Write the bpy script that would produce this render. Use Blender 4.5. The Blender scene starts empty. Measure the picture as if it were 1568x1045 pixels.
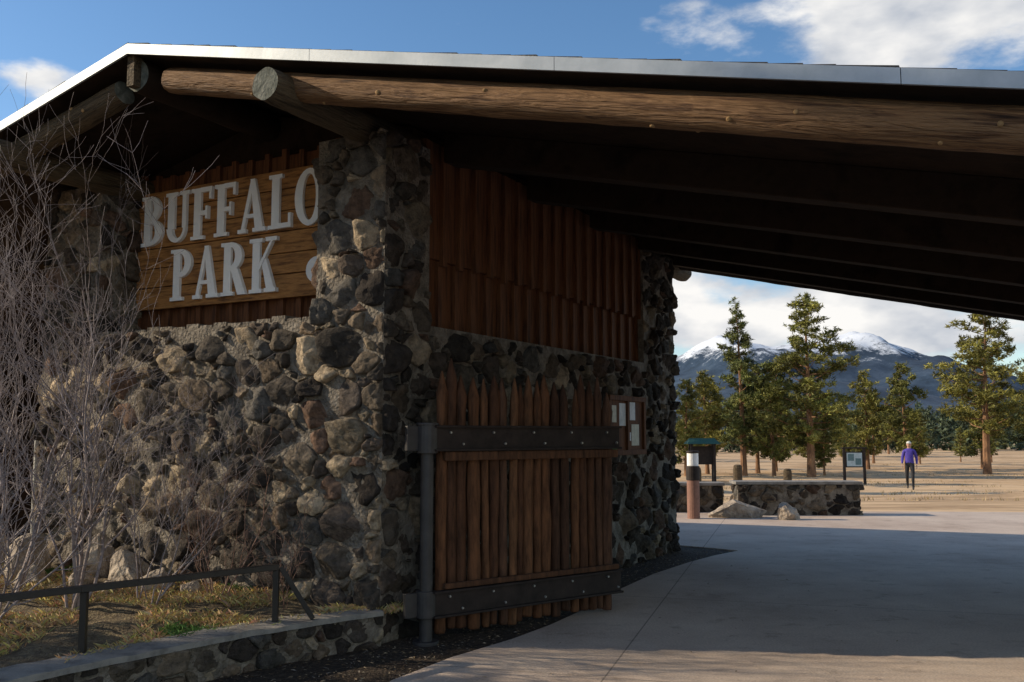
import bpy, bmesh, math, random
import numpy as np
from mathutils import Vector, Matrix, noise
random.seed(7); rng=np.random.default_rng(7)
S=bpy.context.scene
S.view_settings.view_transform='Standard'; S.view_settings.look='None'; S.view_settings.exposure=0
COL=S.collection

# ---------------------------------------------------------------- materials
def newmat(name):
    m=bpy.data.materials.new(name); m.use_nodes=True
    nt=m.node_tree; b=nt.nodes['Principled BSDF']
    return m,nt,b
def N(nt,t,**k):
    n=nt.nodes.new(t)
    for a,v in k.items(): setattr(n,a,v)
    return n
def ramp(nt,stops):
    r=N(nt,'ShaderNodeValToRGB'); e=r.color_ramp.elements
    while len(e)<len(stops): e.new(.5)
    for i,(p,c) in enumerate(stops):
        e[i].position=p; e[i].color=(c[0],c[1],c[2],1)
    return r
def coords(nt,scale=(1,1,1),kind='Object'):
    t=N(nt,'ShaderNodeTexCoord'); m=N(nt,'ShaderNodeMapping'); m.inputs['Scale'].default_value=scale
    nt.links.new(t.outputs[kind],m.inputs['Vector']); return m.outputs['Vector']
def mat_noise(name,cols,scale=5,detail=5,rough=.85,bump=.3,bscale=40,mscale=(1,1,1),metal=0,bdist=.02,spec=.3,lo=.3,hi=.7,dist=0):
    m,nt,b=newmat(name); v=coords(nt,mscale)
    n=N(nt,'ShaderNodeTexNoise'); n.inputs['Scale'].default_value=scale; n.inputs['Detail'].default_value=detail; n.inputs['Roughness'].default_value=.65; n.inputs['Distortion'].default_value=dist
    nt.links.new(v,n.inputs['Vector'])
    k=len(cols); r=ramp(nt,[(lo+(hi-lo)*i/max(1,k-1),c) for i,c in enumerate(cols)])
    nt.links.new(n.outputs['Fac'],r.inputs['Fac']); nt.links.new(r.outputs['Color'],b.inputs['Base Color'])
    b.inputs['Roughness'].default_value=rough; b.inputs['Metallic'].default_value=metal; b.inputs['Specular IOR Level'].default_value=spec
    if bump:
        n2=N(nt,'ShaderNodeTexNoise'); n2.inputs['Scale'].default_value=bscale; n2.inputs['Detail'].default_value=4; n2.inputs['Distortion'].default_value=dist; nt.links.new(v,n2.inputs['Vector'])
        bp=N(nt,'ShaderNodeBump'); bp.inputs['Strength'].default_value=bump; bp.inputs['Distance'].default_value=bdist
        nt.links.new(n2.outputs['Fac'],bp.inputs['Height']); nt.links.new(bp.outputs['Normal'],b.inputs['Normal'])
    return m
def mat_attr(name,rough=.9,bump=.6,bscale=35,nscale=9,amt=.75,bdist=.02,mscale=(1,1,1),detail=6):
    m,nt,b=newmat(name); v=coords(nt,mscale)
    a=N(nt,'ShaderNodeAttribute'); a.attribute_name='Col'
    n=N(nt,'ShaderNodeTexNoise'); n.inputs['Scale'].default_value=nscale; n.inputs['Detail'].default_value=detail; n.inputs['Roughness'].default_value=.7
    nt.links.new(v,n.inputs['Vector'])
    r=ramp(nt,[(.3,(1-amt,)*3),(.5,(1,1,1)),(.72,(1+amt,1+amt*.95,1+amt*.85))])
    nt.links.new(n.outputs['Fac'],r.inputs['Fac'])
    mx=N(nt,'ShaderNodeMix',data_type='RGBA',blend_type='MULTIPLY'); mx.inputs[0].default_value=1
    nt.links.new(a.outputs['Color'],mx.inputs[6]); nt.links.new(r.outputs['Color'],mx.inputs[7])
    nt.links.new(mx.outputs[2],b.inputs['Base Color'])
    b.inputs['Roughness'].default_value=rough; b.inputs['Specular IOR Level'].default_value=.25
    if bump:
        n2=N(nt,'ShaderNodeTexNoise'); n2.inputs['Scale'].default_value=bscale; n2.inputs['Detail'].default_value=5; n2.inputs['Roughness'].default_value=.7; nt.links.new(v,n2.inputs['Vector'])
        bp=N(nt,'ShaderNodeBump'); bp.inputs['Strength'].default_value=bump; bp.inputs['Distance'].default_value=bdist
        nt.links.new(n2.outputs['Fac'],bp.inputs['Height']); nt.links.new(bp.outputs['Normal'],b.inputs['Normal'])
    return m
M_stone=mat_attr('stone',bump=1,bscale=24,nscale=13,amt=.65,bdist=.04)
M_mortar=mat_noise('mortar',[(.08,.068,.056),(.19,.165,.135),(.31,.275,.23)],scale=8,bump=1,bscale=38,bdist=.04)
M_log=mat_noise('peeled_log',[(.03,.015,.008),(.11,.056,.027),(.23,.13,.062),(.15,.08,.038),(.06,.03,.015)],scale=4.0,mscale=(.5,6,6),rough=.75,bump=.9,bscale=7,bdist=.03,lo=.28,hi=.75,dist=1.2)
M_log2=mat_noise('shaded_log',[(.018,.012,.007),(.055,.040,.024),(.11,.082,.048),(.075,.05,.03),(.03,.02,.012)],scale=4.0,mscale=(.5,6,6),rough=.8,bump=.9,bscale=7,bdist=.03,lo=.28,hi=.75,dist=1.2)  # darker copy of the peeled log, shade under the eaves put into its colour
M_logend=mat_noise('log_end_grain',[(.05,.055,.045),(.12,.13,.11),(.2,.2,.17)],scale=14,bump=.5,bscale=40)
M_knot=mat_noise('knot',[(.2,.12,.05),(.36,.23,.11)],scale=20,bump=0)
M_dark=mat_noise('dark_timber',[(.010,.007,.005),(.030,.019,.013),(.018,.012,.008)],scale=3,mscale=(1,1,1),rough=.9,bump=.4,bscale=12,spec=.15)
M_board=mat_noise('stained_board',[(.045,.018,.009),(.10,.038,.016),(.165,.066,.026),(.085,.032,.014)],scale=3.5,mscale=(7,7,.6),rough=.8,bump=.5,bscale=14,bdist=.008)
M_signwood=mat_noise('sign_plank',[(.09,.038,.015),(.27,.125,.042),(.43,.21,.07),(.19,.085,.03)],scale=3.5,mscale=(1.0,1.0,9),rough=.75,bump=.6,bscale=12,bdist=.01)
M_letter=mat_noise('white_paint',[(.84,.86,.87),(.93,.93,.92)],scale=12,rough=.6,bump=.2,bscale=60)
M_picket=mat_attr('picket_wood',rough=.85,bump=.8,bscale=18,nscale=8,amt=.7,bdist=.012,mscale=(3,3,.5))
M_steel=mat_noise('brown_painted_steel',[(.014,.010,.009),(.04,.028,.024)],scale=9,rough=.7,bump=.3,bscale=50,bdist=.004,spec=.3)
M_post=mat_noise('lighter_steel_pipe',[(.022,.02,.021),(.05,.045,.046)],scale=9,rough=.5,bump=.3,bscale=50,bdist=.004,spec=.5)  # lighter, smoother steel than the gate beams
M_black=mat_noise('black_painted_steel',[(.012,.010,.009),(.03,.022,.018)],scale=9,rough=.42,bump=.15,bscale=60,bdist=.003,spec=.5)
M_bolt=mat_noise('zinc_bolt',[(.25,.25,.25),(.4,.4,.4)],scale=20,rough=.4,metal=.7,bump=0)
M_flash=mat_noise('galvanised_flashing',[(.30,.345,.385),(.46,.50,.54)],scale=3,rough=.45,bump=.1,bscale=30,metal=.3,bdist=.004)
M_shingle=mat_noise('shingle',[(.04,.04,.04),(.1,.095,.09)],scale=14,bump=.5,bscale=80)
M_soil=mat_noise('soil_mulch',[(.018,.013,.010),(.05,.036,.026),(.11,.08,.055)],scale=28,bump=1,bscale=60,bdist=.03)
M_bed=mat_noise('bed_soil',[(.06,.045,.03),(.15,.115,.07),(.28,.22,.12)],scale=14,bump=1,bscale=50,bdist=.03)
M_twig=mat_noise('grey_twig_bark',[(.14,.105,.10),(.27,.225,.225),(.38,.335,.335)],scale=16,bump=0,rough=.7)
M_twigr=mat_noise('red_twig_bark',[(.12,.06,.045),(.26,.15,.11),(.36,.24,.19)],scale=16,bump=0,rough=.7)
M_leaf=mat_attr('pine_foliage',rough=.6,bump=0,nscale=.9,amt=.45,detail=1)
M_bark=mat_noise('pine_bark',[(.09,.05,.03),(.24,.13,.07),(.34,.20,.11)],scale=5,mscale=(1,1,.4),bump=.8,bscale=12,bdist=.05)
M_grass=mat_attr('grass_blades',rough=.7,bump=0,nscale=3,amt=.3,detail=1)
M_boulder=mat_noise('boulder_rock',[(.16,.13,.11),(.36,.30,.24),(.50,.43,.35)],scale=5,bump=1,bscale=14,bdist=.06)
M_cap=mat_noise('concrete_cap',[(.13,.12,.11),(.24,.225,.205),(.30,.28,.25)],scale=6,bump=.7,bscale=50,bdist=.01)

# concrete with joints
m,nt,b=newmat('concrete_paving'); M_conc=m
v=coords(nt)
n=N(nt,'ShaderNodeTexNoise'); n.inputs['Scale'].default_value=.7; n.inputs['Detail'].default_value=7; n.inputs['Roughness'].default_value=.66; nt.links.new(v,n.inputs['Vector'])
r=ramp(nt,[(.3,(.44,.34,.27)),(.5,(.58,.47,.385)),(.7,(.68,.57,.47))]); nt.links.new(n.outputs['Fac'],r.inputs['Fac'])
n3=N(nt,'ShaderNodeTexNoise'); n3.inputs['Scale'].default_value=60; n3.inputs['Detail'].default_value=3; nt.links.new(v,n3.inputs['Vector'])
r3=ramp(nt,[(.3,(.8,.8,.8)),(.7,(1.1,1.1,1.1))]); nt.links.new(n3.outputs['Fac'],r3.inputs['Fac'])
n4=N(nt,'ShaderNodeTexNoise'); n4.inputs['Scale'].default_value=3.2; n4.inputs['Detail'].default_value=6; n4.inputs['Roughness'].default_value=.7; nt.links.new(v,n4.inputs['Vector'])
r4=ramp(nt,[(.30,(.68,.66,.64)),(.44,(1,1,1))]); nt.links.new(n4.outputs['Fac'],r4.inputs['Fac'])
mx=N(nt,'ShaderNodeMix',data_type='RGBA',blend_type='MULTIPLY'); mx.inputs[0].default_value=1
nt.links.new(r.outputs['Color'],mx.inputs[6]); nt.links.new(r3.outputs['Color'],mx.inputs[7])
mx4=N(nt,'ShaderNodeMix',data_type='RGBA',blend_type='MULTIPLY'); mx4.inputs[0].default_value=1
nt.links.new(mx.outputs[2],mx4.inputs[6]); nt.links.new(r4.outputs['Color'],mx4.inputs[7])
facs=[]
for d,off,per in (((.28,.96,0),9.36,3.1),((.96,-.28,0),-1.2,6.8)):
    dp=N(nt,'ShaderNodeVectorMath',operation='DOT_PRODUCT'); dp.inputs[1].default_value=d; nt.links.new(v,dp.inputs[0])
    a=N(nt,'ShaderNodeMath',operation='SUBTRACT'); nt.links.new(dp.outputs['Value'],a.inputs[0]); a.inputs[1].default_value=off-per*20
    w=N(nt,'ShaderNodeMath',operation='PINGPONG'); nt.links.new(a.outputs[0],w.inputs[0]); w.inputs[1].default_value=per/2
    l=N(nt,'ShaderNodeMath',operation='LESS_THAN'); nt.links.new(w.outputs[0],l.inputs[0]); l.inputs[1].default_value=.006
    facs.append(l)
mxx=N(nt,'ShaderNodeMath',operation='MAXIMUM'); nt.links.new(facs[0].outputs[0],mxx.inputs[0]); nt.links.new(facs[1].outputs[0],mxx.inputs[1])
sc=N(nt,'ShaderNodeMath',operation='MULTIPLY'); nt.links.new(mxx.outputs[0],sc.inputs[0]); sc.inputs[1].default_value=.6
mj=N(nt,'ShaderNodeMix',data_type='RGBA'); nt.links.new(sc.outputs[0],mj.inputs[0]); nt.links.new(mx4.outputs[2],mj.inputs[6]); mj.inputs[7].default_value=(.08,.07,.06,1)
nt.links.new(mj.outputs[2],b.inputs['Base Color']); b.inputs['Roughness'].default_value=.8; b.inputs['Specular IOR Level'].default_value=.25
bp=N(nt,'ShaderNodeBump'); bp.inputs['Strength'].default_value=.35; bp.inputs['Distance'].default_value=.01; nt.links.new(n3.outputs['Fac'],bp.inputs['Height']); nt.links.new(bp.outputs['Normal'],b.inputs['Normal'])

# ground
m,nt,b=newmat('dirt_ground'); M_ground=m
v=coords(nt,(.22,1,1))
n=N(nt,'ShaderNodeTexNoise'); n.inputs['Scale'].default_value=.6; n.inputs['Detail'].default_value=9; n.inputs['Roughness'].default_value=.74; nt.links.new(v,n.inputs['Vector'])
r=ramp(nt,[(.34,(.22,.135,.065)),(.44,(.46,.30,.16)),(.55,(.68,.47,.27)),(.7,(.58,.42,.23))]); nt.links.new(n.outputs['Fac'],r.inputs['Fac'])
nt.links.new(r.outputs['Color'],b.inputs['Base Color']); b.inputs['Roughness'].default_value=.95
n2=N(nt,'ShaderNodeTexNoise'); n2.inputs['Scale'].default_value=6; n2.inputs['Detail'].default_value=5; nt.links.new(v,n2.inputs['Vector'])
bp=N(nt,'ShaderNodeBump'); bp.inputs['Strength'].default_value=.7; bp.inputs['Distance'].default_value=.08; nt.links.new(n2.outputs['Fac'],bp.inputs['Height']); nt.links.new(bp.outputs['Normal'],b.inputs['Normal'])

# mountain, with aerial haze painted into the blue forest colours
m,nt,b=newmat('mountain_rock_forest_snow_haze'); M_mtn=m
g=N(nt,'ShaderNodeNewGeometry'); sp=N(nt,'ShaderNodeSeparateXYZ'); nt.links.new(g.outputs['Position'],sp.inputs[0])
v=coords(nt)
n=N(nt,'ShaderNodeTexNoise'); n.inputs['Scale'].default_value=.016; n.inputs['Detail'].default_value=9; n.inputs['Roughness'].default_value=.8; nt.links.new(v,n.inputs['Vector'])
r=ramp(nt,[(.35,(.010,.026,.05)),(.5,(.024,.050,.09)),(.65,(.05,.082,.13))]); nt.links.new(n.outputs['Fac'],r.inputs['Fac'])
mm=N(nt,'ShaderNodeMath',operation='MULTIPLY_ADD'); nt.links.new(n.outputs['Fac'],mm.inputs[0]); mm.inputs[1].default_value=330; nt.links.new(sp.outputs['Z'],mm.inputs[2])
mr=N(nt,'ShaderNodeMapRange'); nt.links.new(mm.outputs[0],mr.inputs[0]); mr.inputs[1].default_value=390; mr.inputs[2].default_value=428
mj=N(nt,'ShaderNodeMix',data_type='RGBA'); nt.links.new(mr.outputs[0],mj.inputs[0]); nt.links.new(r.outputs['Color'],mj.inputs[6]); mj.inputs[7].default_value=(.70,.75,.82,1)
nt.links.new(mj.outputs[2],b.inputs['Base Color']); b.inputs['Roughness'].default_value=1

def solid(name,c,rough=.7): return mat_noise(name,[tuple(x*.8 for x in c),tuple(min(1,x*1.15) for x in c)],scale=15,rough=rough,bump=.1,bscale=60,bdist=.003)
M_paper=solid('paper',(.72,.74,.76)); M_green=solid('green_paper',(.16,.42,.12)); M_cream=solid('cream_paper',(.62,.6,.5))

# ---------------------------------------------------------------- mesh helpers
def link(ob,parent=None):
    COL.objects.link(ob)
    if parent: ob.parent=parent
    return ob
def empty(name):
    e=bpy.data.objects.new(name,None); COL.objects.link(e); e.empty_display_size=.3; return e
class Acc:
    def __init__(s): s.v=[];s.f=[];s.c=[];s.mi=[]
    def add(s,vs,fs,col=(1,1,1),mi=0):
        o=len(s.v); s.v+= [tuple(p) for p in vs]; s.f+=[tuple(i+o for i in f) for f in fs]; s.c+=[col]*len(vs); s.mi+=[mi]*len(fs)
    def hexa(s,p,col=(1,1,1),mi=0):
        s.add(p,[(3,2,1,0),(4,5,6,7),(0,1,5,4),(1,2,6,5),(2,3,7,6),(3,0,4,7)],col,mi)
    def box(s,x0,x1,y0,y1,z0,z1,f=None,col=(1,1,1),mi=0):
        f=f or (lambda a,b,c:(a,b,c))
        s.hexa([f(x0,y0,z0),f(x1,y0,z0),f(x1,y1,z0),f(x0,y1,z0),f(x0,y0,z1),f(x1,y0,z1),f(x1,y1,z1),f(x0,y1,z1)],col,mi)
    def tube(s,p,r,sides=8,col=(1,1,1),mi=0,cap=True):
        p=[Vector(q) for q in p]; vs=[]; fs=[]
        for i,q in enumerate(p):
            d=(p[min(i+1,len(p)-1)]-p[max(i-1,0)]).normalized()
            a=d.orthogonal().normalized() if abs(d.z)>.99 else d.cross(Vector((0,0,1))).normalized()
            b2=d.cross(a)
            for k in range(sides):
                t=2*math.pi*k/sides; vs.append(q+(a*math.cos(t)+b2*math.sin(t))*r[i])
        for i in range(len(p)-1):
            for k in range(sides):
                k2=(k+1)%sides; fs.append((i*sides+k,i*sides+k2,(i+1)*sides+k2,(i+1)*sides+k))
        if cap:
            fs.append(tuple(range(sides-1,-1,-1))); fs.append(tuple((len(p)-1)*sides+k for k in range(sides)))
        s.add(vs,fs,col,mi)
    def build(s,name,mats,parent=None,smooth=False,bevel=0,fixn=True):
        me=bpy.data.meshes.new(name); me.from_pydata(s.v,[],s.f)
        if not isinstance(mats,(list,tuple)): mats=[mats]
        for q in mats: me.materials.append(q)
        a=me.color_attributes.new('Col','FLOAT_COLOR','POINT')
        a.data.foreach_set('color',np.array([(c[0],c[1],c[2],1) for c in s.c],dtype=np.float32).ravel())
        me.polygons.foreach_set('material_index',s.mi)
        if fixn:
            bm=bmesh.new(); bm.from_mesh(me); bmesh.ops.recalc_face_normals(bm,faces=bm.faces); bm.to_mesh(me); bm.free()
        if smooth: me.polygons.foreach_set('use_smooth',[True]*len(me.polygons))
        me.update(); ob=bpy.data.objects.new(name,me); link(ob,parent)
        if bevel:
            md=ob.modifiers.new('bevel','BEVEL'); md.width=bevel; md.segments=2; md.limit_method='ANGLE'
        return ob

# building frame
C=Vector((-1.0,7.36,0)); U=Vector((.872,-.4895,0)); V=Vector((.4895,.872,0))
def W(u,v,z): p=C+U*u+V*v; return (p.x,p.y,z)
RU=-1.77
def zt(u): return 4.67-.228*abs(u-RU)

# ---------------------------------------------------------------- stone masonry
PAL=[(.038,.031,.027),(.052,.044,.037),(.075,.062,.05),(.11,.09,.07),(.13,.10,.073),(.12,.077,.056),(.17,.135,.10),(.30,.24,.17),(.09,.083,.075),(.08,.062,.05),(.062,.051,.044),(.22,.18,.13)]
def clip(poly,nx,ny,d):
    out=[]
    for i in range(len(poly)):
        a=poly[i]; b2=poly[(i+1)%len(poly)]
        da=nx*a[0]+ny*a[1]-d; db=nx*b2[0]+ny*b2[1]-d
        if da<=0: out.append(a)
        if (da<0<db) or (db<0<da):
            t=da/(da-db); out.append((a[0]+(b2[0]-a[0])*t,a[1]+(b2[1]-a[1])*t))
    return out
def masonry(acc,w,h,mapf,holes=(),rmin=.034,rmax=.165,gap=.009,depth=.055,tries=5000,seed=1,asp=1.25,bright=1.0):
    R=random.Random(seed)
    P=np.zeros((0,2)); Rr=np.zeros(0)
    for k in range(tries):
        f=1-k/tries
        r=rmin+(rmax-rmin)*max(0,min(1,f*1.05-.05))**1.5*R.uniform(.55,1.15)
        x=R.uniform(0,w); y=R.uniform(0,h)
        if len(Rr):
            dd=((P[:,0]-x)/asp)**2+(P[:,1]-y)**2
            if (dd<(.80*(Rr+r))**2).any(): continue
        P=np.vstack([P,[x,y]]); Rr=np.append(Rr,r)
    PX=P.copy(); PX[:,0]/=asp
    n=len(Rr)
    for i in range(n):
        poly=[(0,0),(w/asp,0),(w/asp,h),(0,h)]
        dx=PX-PX[i]; dist=np.sqrt((dx**2).sum(1)); near=np.where((dist<rmax*4.5)&(dist>0))[0]
        for j in near[np.argsort(dist[near])][:22]:
            D=dist[j]; nx,ny=dx[j]/D
            q=(D*D+Rr[i]**2-Rr[j]**2)/(2*D)
            poly=clip(poly,nx,ny,nx*PX[i,0]+ny*PX[i,1]+q-gap*R.uniform(.2,1.9))
            if len(poly)<3: break
        if len(poly)<3: continue
        poly=[(x*asp,y) for x,y in poly]
        cx=sum(p[0] for p in poly)/len(poly); cy=sum(p[1] for p in poly)/len(poly)
        drop=False
        for (a0,a1,b0,b1) in holes:
            if a0<cx<a1 and b0<cy<b1: drop=True;break
            ds=[(a0-cx,(1,0,a0)),(cx-a1,(-1,0,-a1)),(b0-cy,(0,1,b0)),(cy-b1,(0,-1,-b1))]
            mxs=max(ds,key=lambda t:t[0]); xs=[p[0] for p in poly]; ys=[p[1] for p in poly]
            if max(xs)>a0 and min(xs)<a1 and max(ys)>b0 and min(ys)<b1:
                poly=clip(poly,*mxs[1])
                if len(poly)<3: drop=True;break
        if drop: continue
        if R.random()<.5:
            an=R.uniform(0,6.28); rad_=max(math.hypot(p[0]-cx,p[1]-cy) for p in poly)
            poly=clip(poly,math.cos(an),math.sin(an),math.cos(an)*cx+math.sin(an)*cy+rad_*R.uniform(.6,.85))
            if len(poly)<3: continue
        q=[]; c_=R.uniform(.03,.11)
        for k in range(len(poly)):
            a=poly[k]; b2=poly[(k+1)%len(poly)]
            q+= [(a[0]*(1-c_)+b2[0]*c_,a[1]*(1-c_)+b2[1]*c_),(a[0]*c_+b2[0]*(1-c_),a[1]*c_+b2[1]*(1-c_))]
        poly=q
        L=[0]
        for k in range(len(poly)):
            a=poly[k]; b2=poly[(k+1)%len(poly)]; L.append(L[-1]+math.hypot(a[0]-b2[0],a[1]-b2[1]))
        if L[-1]<.10: continue
        K=22; res=[]; k=0
        for t in range(K):
            T=L[-1]*t/K
            while L[k+1]<T: k+=1
            f=(T-L[k])/max(1e-9,L[k+1]-L[k]); a=poly[k]; b2=poly[(k+1)%len(poly)]
            res.append((a[0]+(b2[0]-a[0])*f,a[1]+(b2[1]-a[1])*f))
        cx=sum(p[0] for p in res)/K; cy=sum(p[1] for p in res)/K
        so=R.uniform(0,100)
        dpt=depth*R.uniform(.3,1.4)
        pln=[(R.uniform(-.6,.6),R.uniform(-.6,.6),R.uniform(.0,.012)) for _ in range(3)]
        vs=[];fs=[]
        rings=[(1.0,-.4),(.99,.55),(.965,.9),(.82,.99),(.52,1.0),(.22,1.0)]
        for ri,(kk,hh) in enumerate(rings):
            for (x,y) in res:
                e1=.12*noise.noise(Vector((x*16+so,y*16,0)))
                x2=cx+(x-cx)*kk*(1+e1-.01); y2=cy+(y-cy)*kk*(1+e1-.01)
                hv=dpt*hh
                if ri>0:
                    t_=min(pa*(x2-cx)+pb*(y2-cy)+pc for pa,pb,pc in pln)
                    hv+=(t_+.034*noise.noise(Vector((x2*13+so,y2*13,so)))+.022*noise.noise(Vector((x2*34+so,y2*34,so))))*min(1,hh)
                vs.append(mapf(x2,y2,max(hv,-.02)))
        vs.append(mapf(cx,cy,dpt+.01*R.uniform(-1,1)))
        for ri in range(len(rings)-1):
            for k2 in range(K):
                k3=(k2+1)%K; fs.append((ri*K+k2,ri*K+k3,(ri+1)*K+k3,(ri+1)*K+k2))
        base=(len(rings)-1)*K
        for k2 in range(K): fs.append((base+k2,base+(k2+1)%K,len(vs)-1))
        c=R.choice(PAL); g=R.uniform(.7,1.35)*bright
        acc.add(vs,fs,(c[0]*g,c[1]*g,c[2]*g))
def plane(P0,Sd,Td,Nd):
    P0=Vector(P0);Sd=Vector(Sd);Td=Vector(Td);Nd=Vector(Nd)
    return lambda s,t,h: tuple(P0+Sd*s+Td*t+Nd*h)
Z=(0,0,1)
SILL=2.52; PT=4.0; WL=4.2; WD=6.62
B=empty('park_entrance_building')
st=Acc()
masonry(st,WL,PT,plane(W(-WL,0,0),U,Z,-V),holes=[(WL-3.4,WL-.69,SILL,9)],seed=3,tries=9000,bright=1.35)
NB=(4.28,5.42,1.33,2.04)
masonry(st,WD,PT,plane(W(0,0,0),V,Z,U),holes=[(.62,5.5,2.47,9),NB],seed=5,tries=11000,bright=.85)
masonry(st,.5,PT-SILL,plane(W(-3.4,0,SILL),V,Z,U),seed=6,tries=1200)
masonry(st,.5,PT-SILL,plane(W(-.69,0,SILL),V,Z,-U),seed=8,tries=1200)
masonry(st,WD,PT,plane(W(-WL,0,0),V,Z,-U),seed=9,tries=2500,rmin=.09)
masonry(st,WL,PT,plane(W(-WL,WD,0),U,Z,V),seed=10,tries=1500,rmin=.09)
st.build('rubble_stones',M_stone,B,smooth=True,fixn=True)
co=Acc()
co.box(-WL,0,0,WD,-.1,SILL-.03,W)
co.box(-.69,0,0,.62,SILL-.03,PT,W); co.box(-WL,-3.4,0,.62,SILL-.03,PT,W)
co.box(-.69,0,5.5,WD,SILL-.03,PT,W); co.box(-WL,-3.4,5.5,WD,SILL-.03,PT,W)
co.build('mortar_core',M_mortar,B)
sl=Acc(); sl.box(-3.4,-.69,-.0,.5,SILL-.03,SILL+.0,W); 
for k in range(16):
    u0=-3.4+k*.17; sl.box(u0+.01,u0+.16,.01,.45,SILL,SILL+random.uniform(.02,.06),W)
sl.build('recess_sill',M_mortar,B)
g=Acc(); 
def prism(acc,pts,v0,v1):
    n=len(pts); vs=[W(p[0],v0,p[1]) for p in pts]+[W(p[0],v1,p[1]) for p in pts]
    acc.add(vs,[tuple(range(n)),tuple(range(2*n-1,n-1,-1))]+[(i,(i+1)%n,n+(i+1)%n,n+i) for i in range(n)])
prism(g,[(-4.1,2.4),(-.14,2.4),(-.14,zt(-.14)-.10),(RU,zt(RU)-.10),(-4.1,zt(-4.1)-.10)],.56,6.5)
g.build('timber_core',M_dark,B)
bb=Acc()
vv=.64
while vv<5.5:
    w=.27
    bb.box(-.14,-.120+random.uniform(0,.006),vv,min(vv+w-.006,5.49),2.44,3.1,W)
    bb.box(-.14,-.075+random.uniform(0,.006),vv,min(vv+w-.006,5.49),3.09,4.12,W)
    bb.box(-.122,-.078,vv-.035,vv+.035,2.42,3.085,W)
    bb.box(-.078,-.030,vv-.035,vv+.035,3.05+random.uniform(-.015,.015),4.1,W)
    vv+=w
bb.build('board_and_batten_siding',M_board,B,bevel=.004)
fb=Acc(); uu=-3.4
while uu<-.69:
    fb.box(uu,min(uu+.2,-.69)-.006,.50+random.uniform(0,.01),.57,2.5,4.14,W)
    fb.box(uu-.028,uu+.028,.465,.51,2.5,4.17+random.uniform(-.03,.03),W)
    uu+=.21
fb.build('front_vertical_boards',M_board,B,bevel=.004)

# ---------------------------------------------------------------- roof
ro=Acc()
V0,V1=-1.04,7.5; UR,UL=9.2,-9.0
for (a,b2) in ((RU,UR),(UL,RU)):
    ro.hexa([W(a,V0,zt(a)-.07),W(b2,V0,zt(b2)-.07),W(b2,V1,zt(b2)-.07),W(a,V1,zt(a)-.07),W(a,V0,zt(a)),W(b2,V0,zt(b2)),W(b2,V1,zt(b2)),W(a,V1,zt(a))])
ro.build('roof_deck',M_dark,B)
fl=Acc()
for sgn,end in ((1,UR),(-1,UL)):
    a=RU; 
    while (a<end-.01) if sgn>0 else (a>end+.01):
        b2=a+sgn*1.9; b2=min(b2,end) if sgn>0 else max(b2,end)
        o=random.uniform(0,.004)
        for (va,vb) in ((V0-.02-o,V0-.002),(V1+.002,V1+.02+o)):
            p=[(a,va),(b2-sgn*.004,va),(b2-sgn*.004,vb),(a,vb)]
            if sgn<0: p=p[::-1]
            fl.hexa([W(x,y,zt(x)-.070) for x,y in p]+[W(x,y,zt(x)+.012) for x,y in p])
        a=b2
fl.build('metal_flashing',M_flash,B)
sh=Acc()
for sgn,end in ((1,UR),(-1,UL)):
    a=RU
    while (a<end-.3) if sgn>0 else (a>end+.3):
        b2=a+sgn*random.uniform(.16,.30); t=random.uniform(.004,.014); t2=max(.002,t-.008)
        p=[(a,V0-.015),(b2,V0-.015),(b2,V1+.015),(a,V1+.015)]; ts=[t2,t,t,t2]
        if sgn<0: p=p[::-1]; ts=[t,t2,t2,t]; 
        sh.hexa([W(x,y,zt(x)+.013) for x,y in p]+[W(x,y,zt(x)+.013+q) for (x,y),q in zip(p,ts)])
        a=b2
sh.build('shingles',M_shingle,B)

def log(name,p0,p1,r0,r1,mat=M_log,parent=B,knots=True,seed=0):
    p0=Vector(p0);p1=Vector(p1);d=p1-p0;L=d.length
    R=random.Random(seed); a=Acc(); n=max(2,int(L/.08)); K=24; vs=[];fs=[]
    for i in range(n+1):
        x=L*i/n; r=r0+(r1-r0)*i/n
        if i in(0,n): r*=.95
        for k in range(K):
            t=2*math.pi*k/K
            rr=r*(1+.09*noise.noise(Vector((x*1.1+seed*7,math.cos(t)*1.3,math.sin(t)*1.3)))+.06*noise.noise(Vector((x*4+seed*7,math.cos(t)*3,math.sin(t)*3))))
            vs.append((x,math.cos(t)*rr,math.sin(t)*rr))
    for i in range(n):
        for k in range(K): fs.append((i*K+k,i*K+(k+1)%K,(i+1)*K+(k+1)%K,(i+1)*K+k))
    a.add(vs,fs)
    a.add([vs[k] for k in range(K)],[tuple(range(K))],mi=1); a.add([vs[n*K+k] for k in range(K)],[tuple(range(K))],mi=1)
    if knots:
        x=.4
        while x<L-.2:
            t=R.uniform(0,2*math.pi); r=(r0+(r1-r0)*x/L); q=R.uniform(.008,.015)
            c=Vector((x,math.cos(t)*r,math.sin(t)*r)); rad=Vector((0,math.cos(t),math.sin(t)))
            a.tube([c-rad*.03,c+rad*.003,c+rad*.007],[q*1.6,q*1.1,q*.5],8,mi=2)
            x+=R.uniform(.14,.4)
    ob=a.build(name,[mat,M_logend,M_knot],parent,smooth=False)
    for p in ob.data.polygons: p.use_smooth=(len(p.vertices)==4)
    rot=d.to_track_quat('X','Z'); ob.rotation_mode='QUATERNION'; ob.rotation_quaternion=rot; ob.location=p0
    return ob
lz=lambda u:zt(u)-.085-.125
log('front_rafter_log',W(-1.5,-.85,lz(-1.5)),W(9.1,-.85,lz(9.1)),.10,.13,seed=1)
log('front_rafter_log_left',W(-2.05,-.85,lz(-2.05)),W(-8.9,-.85,lz(-8.9)),.105,.13,seed=2,mat=M_log2)
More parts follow.
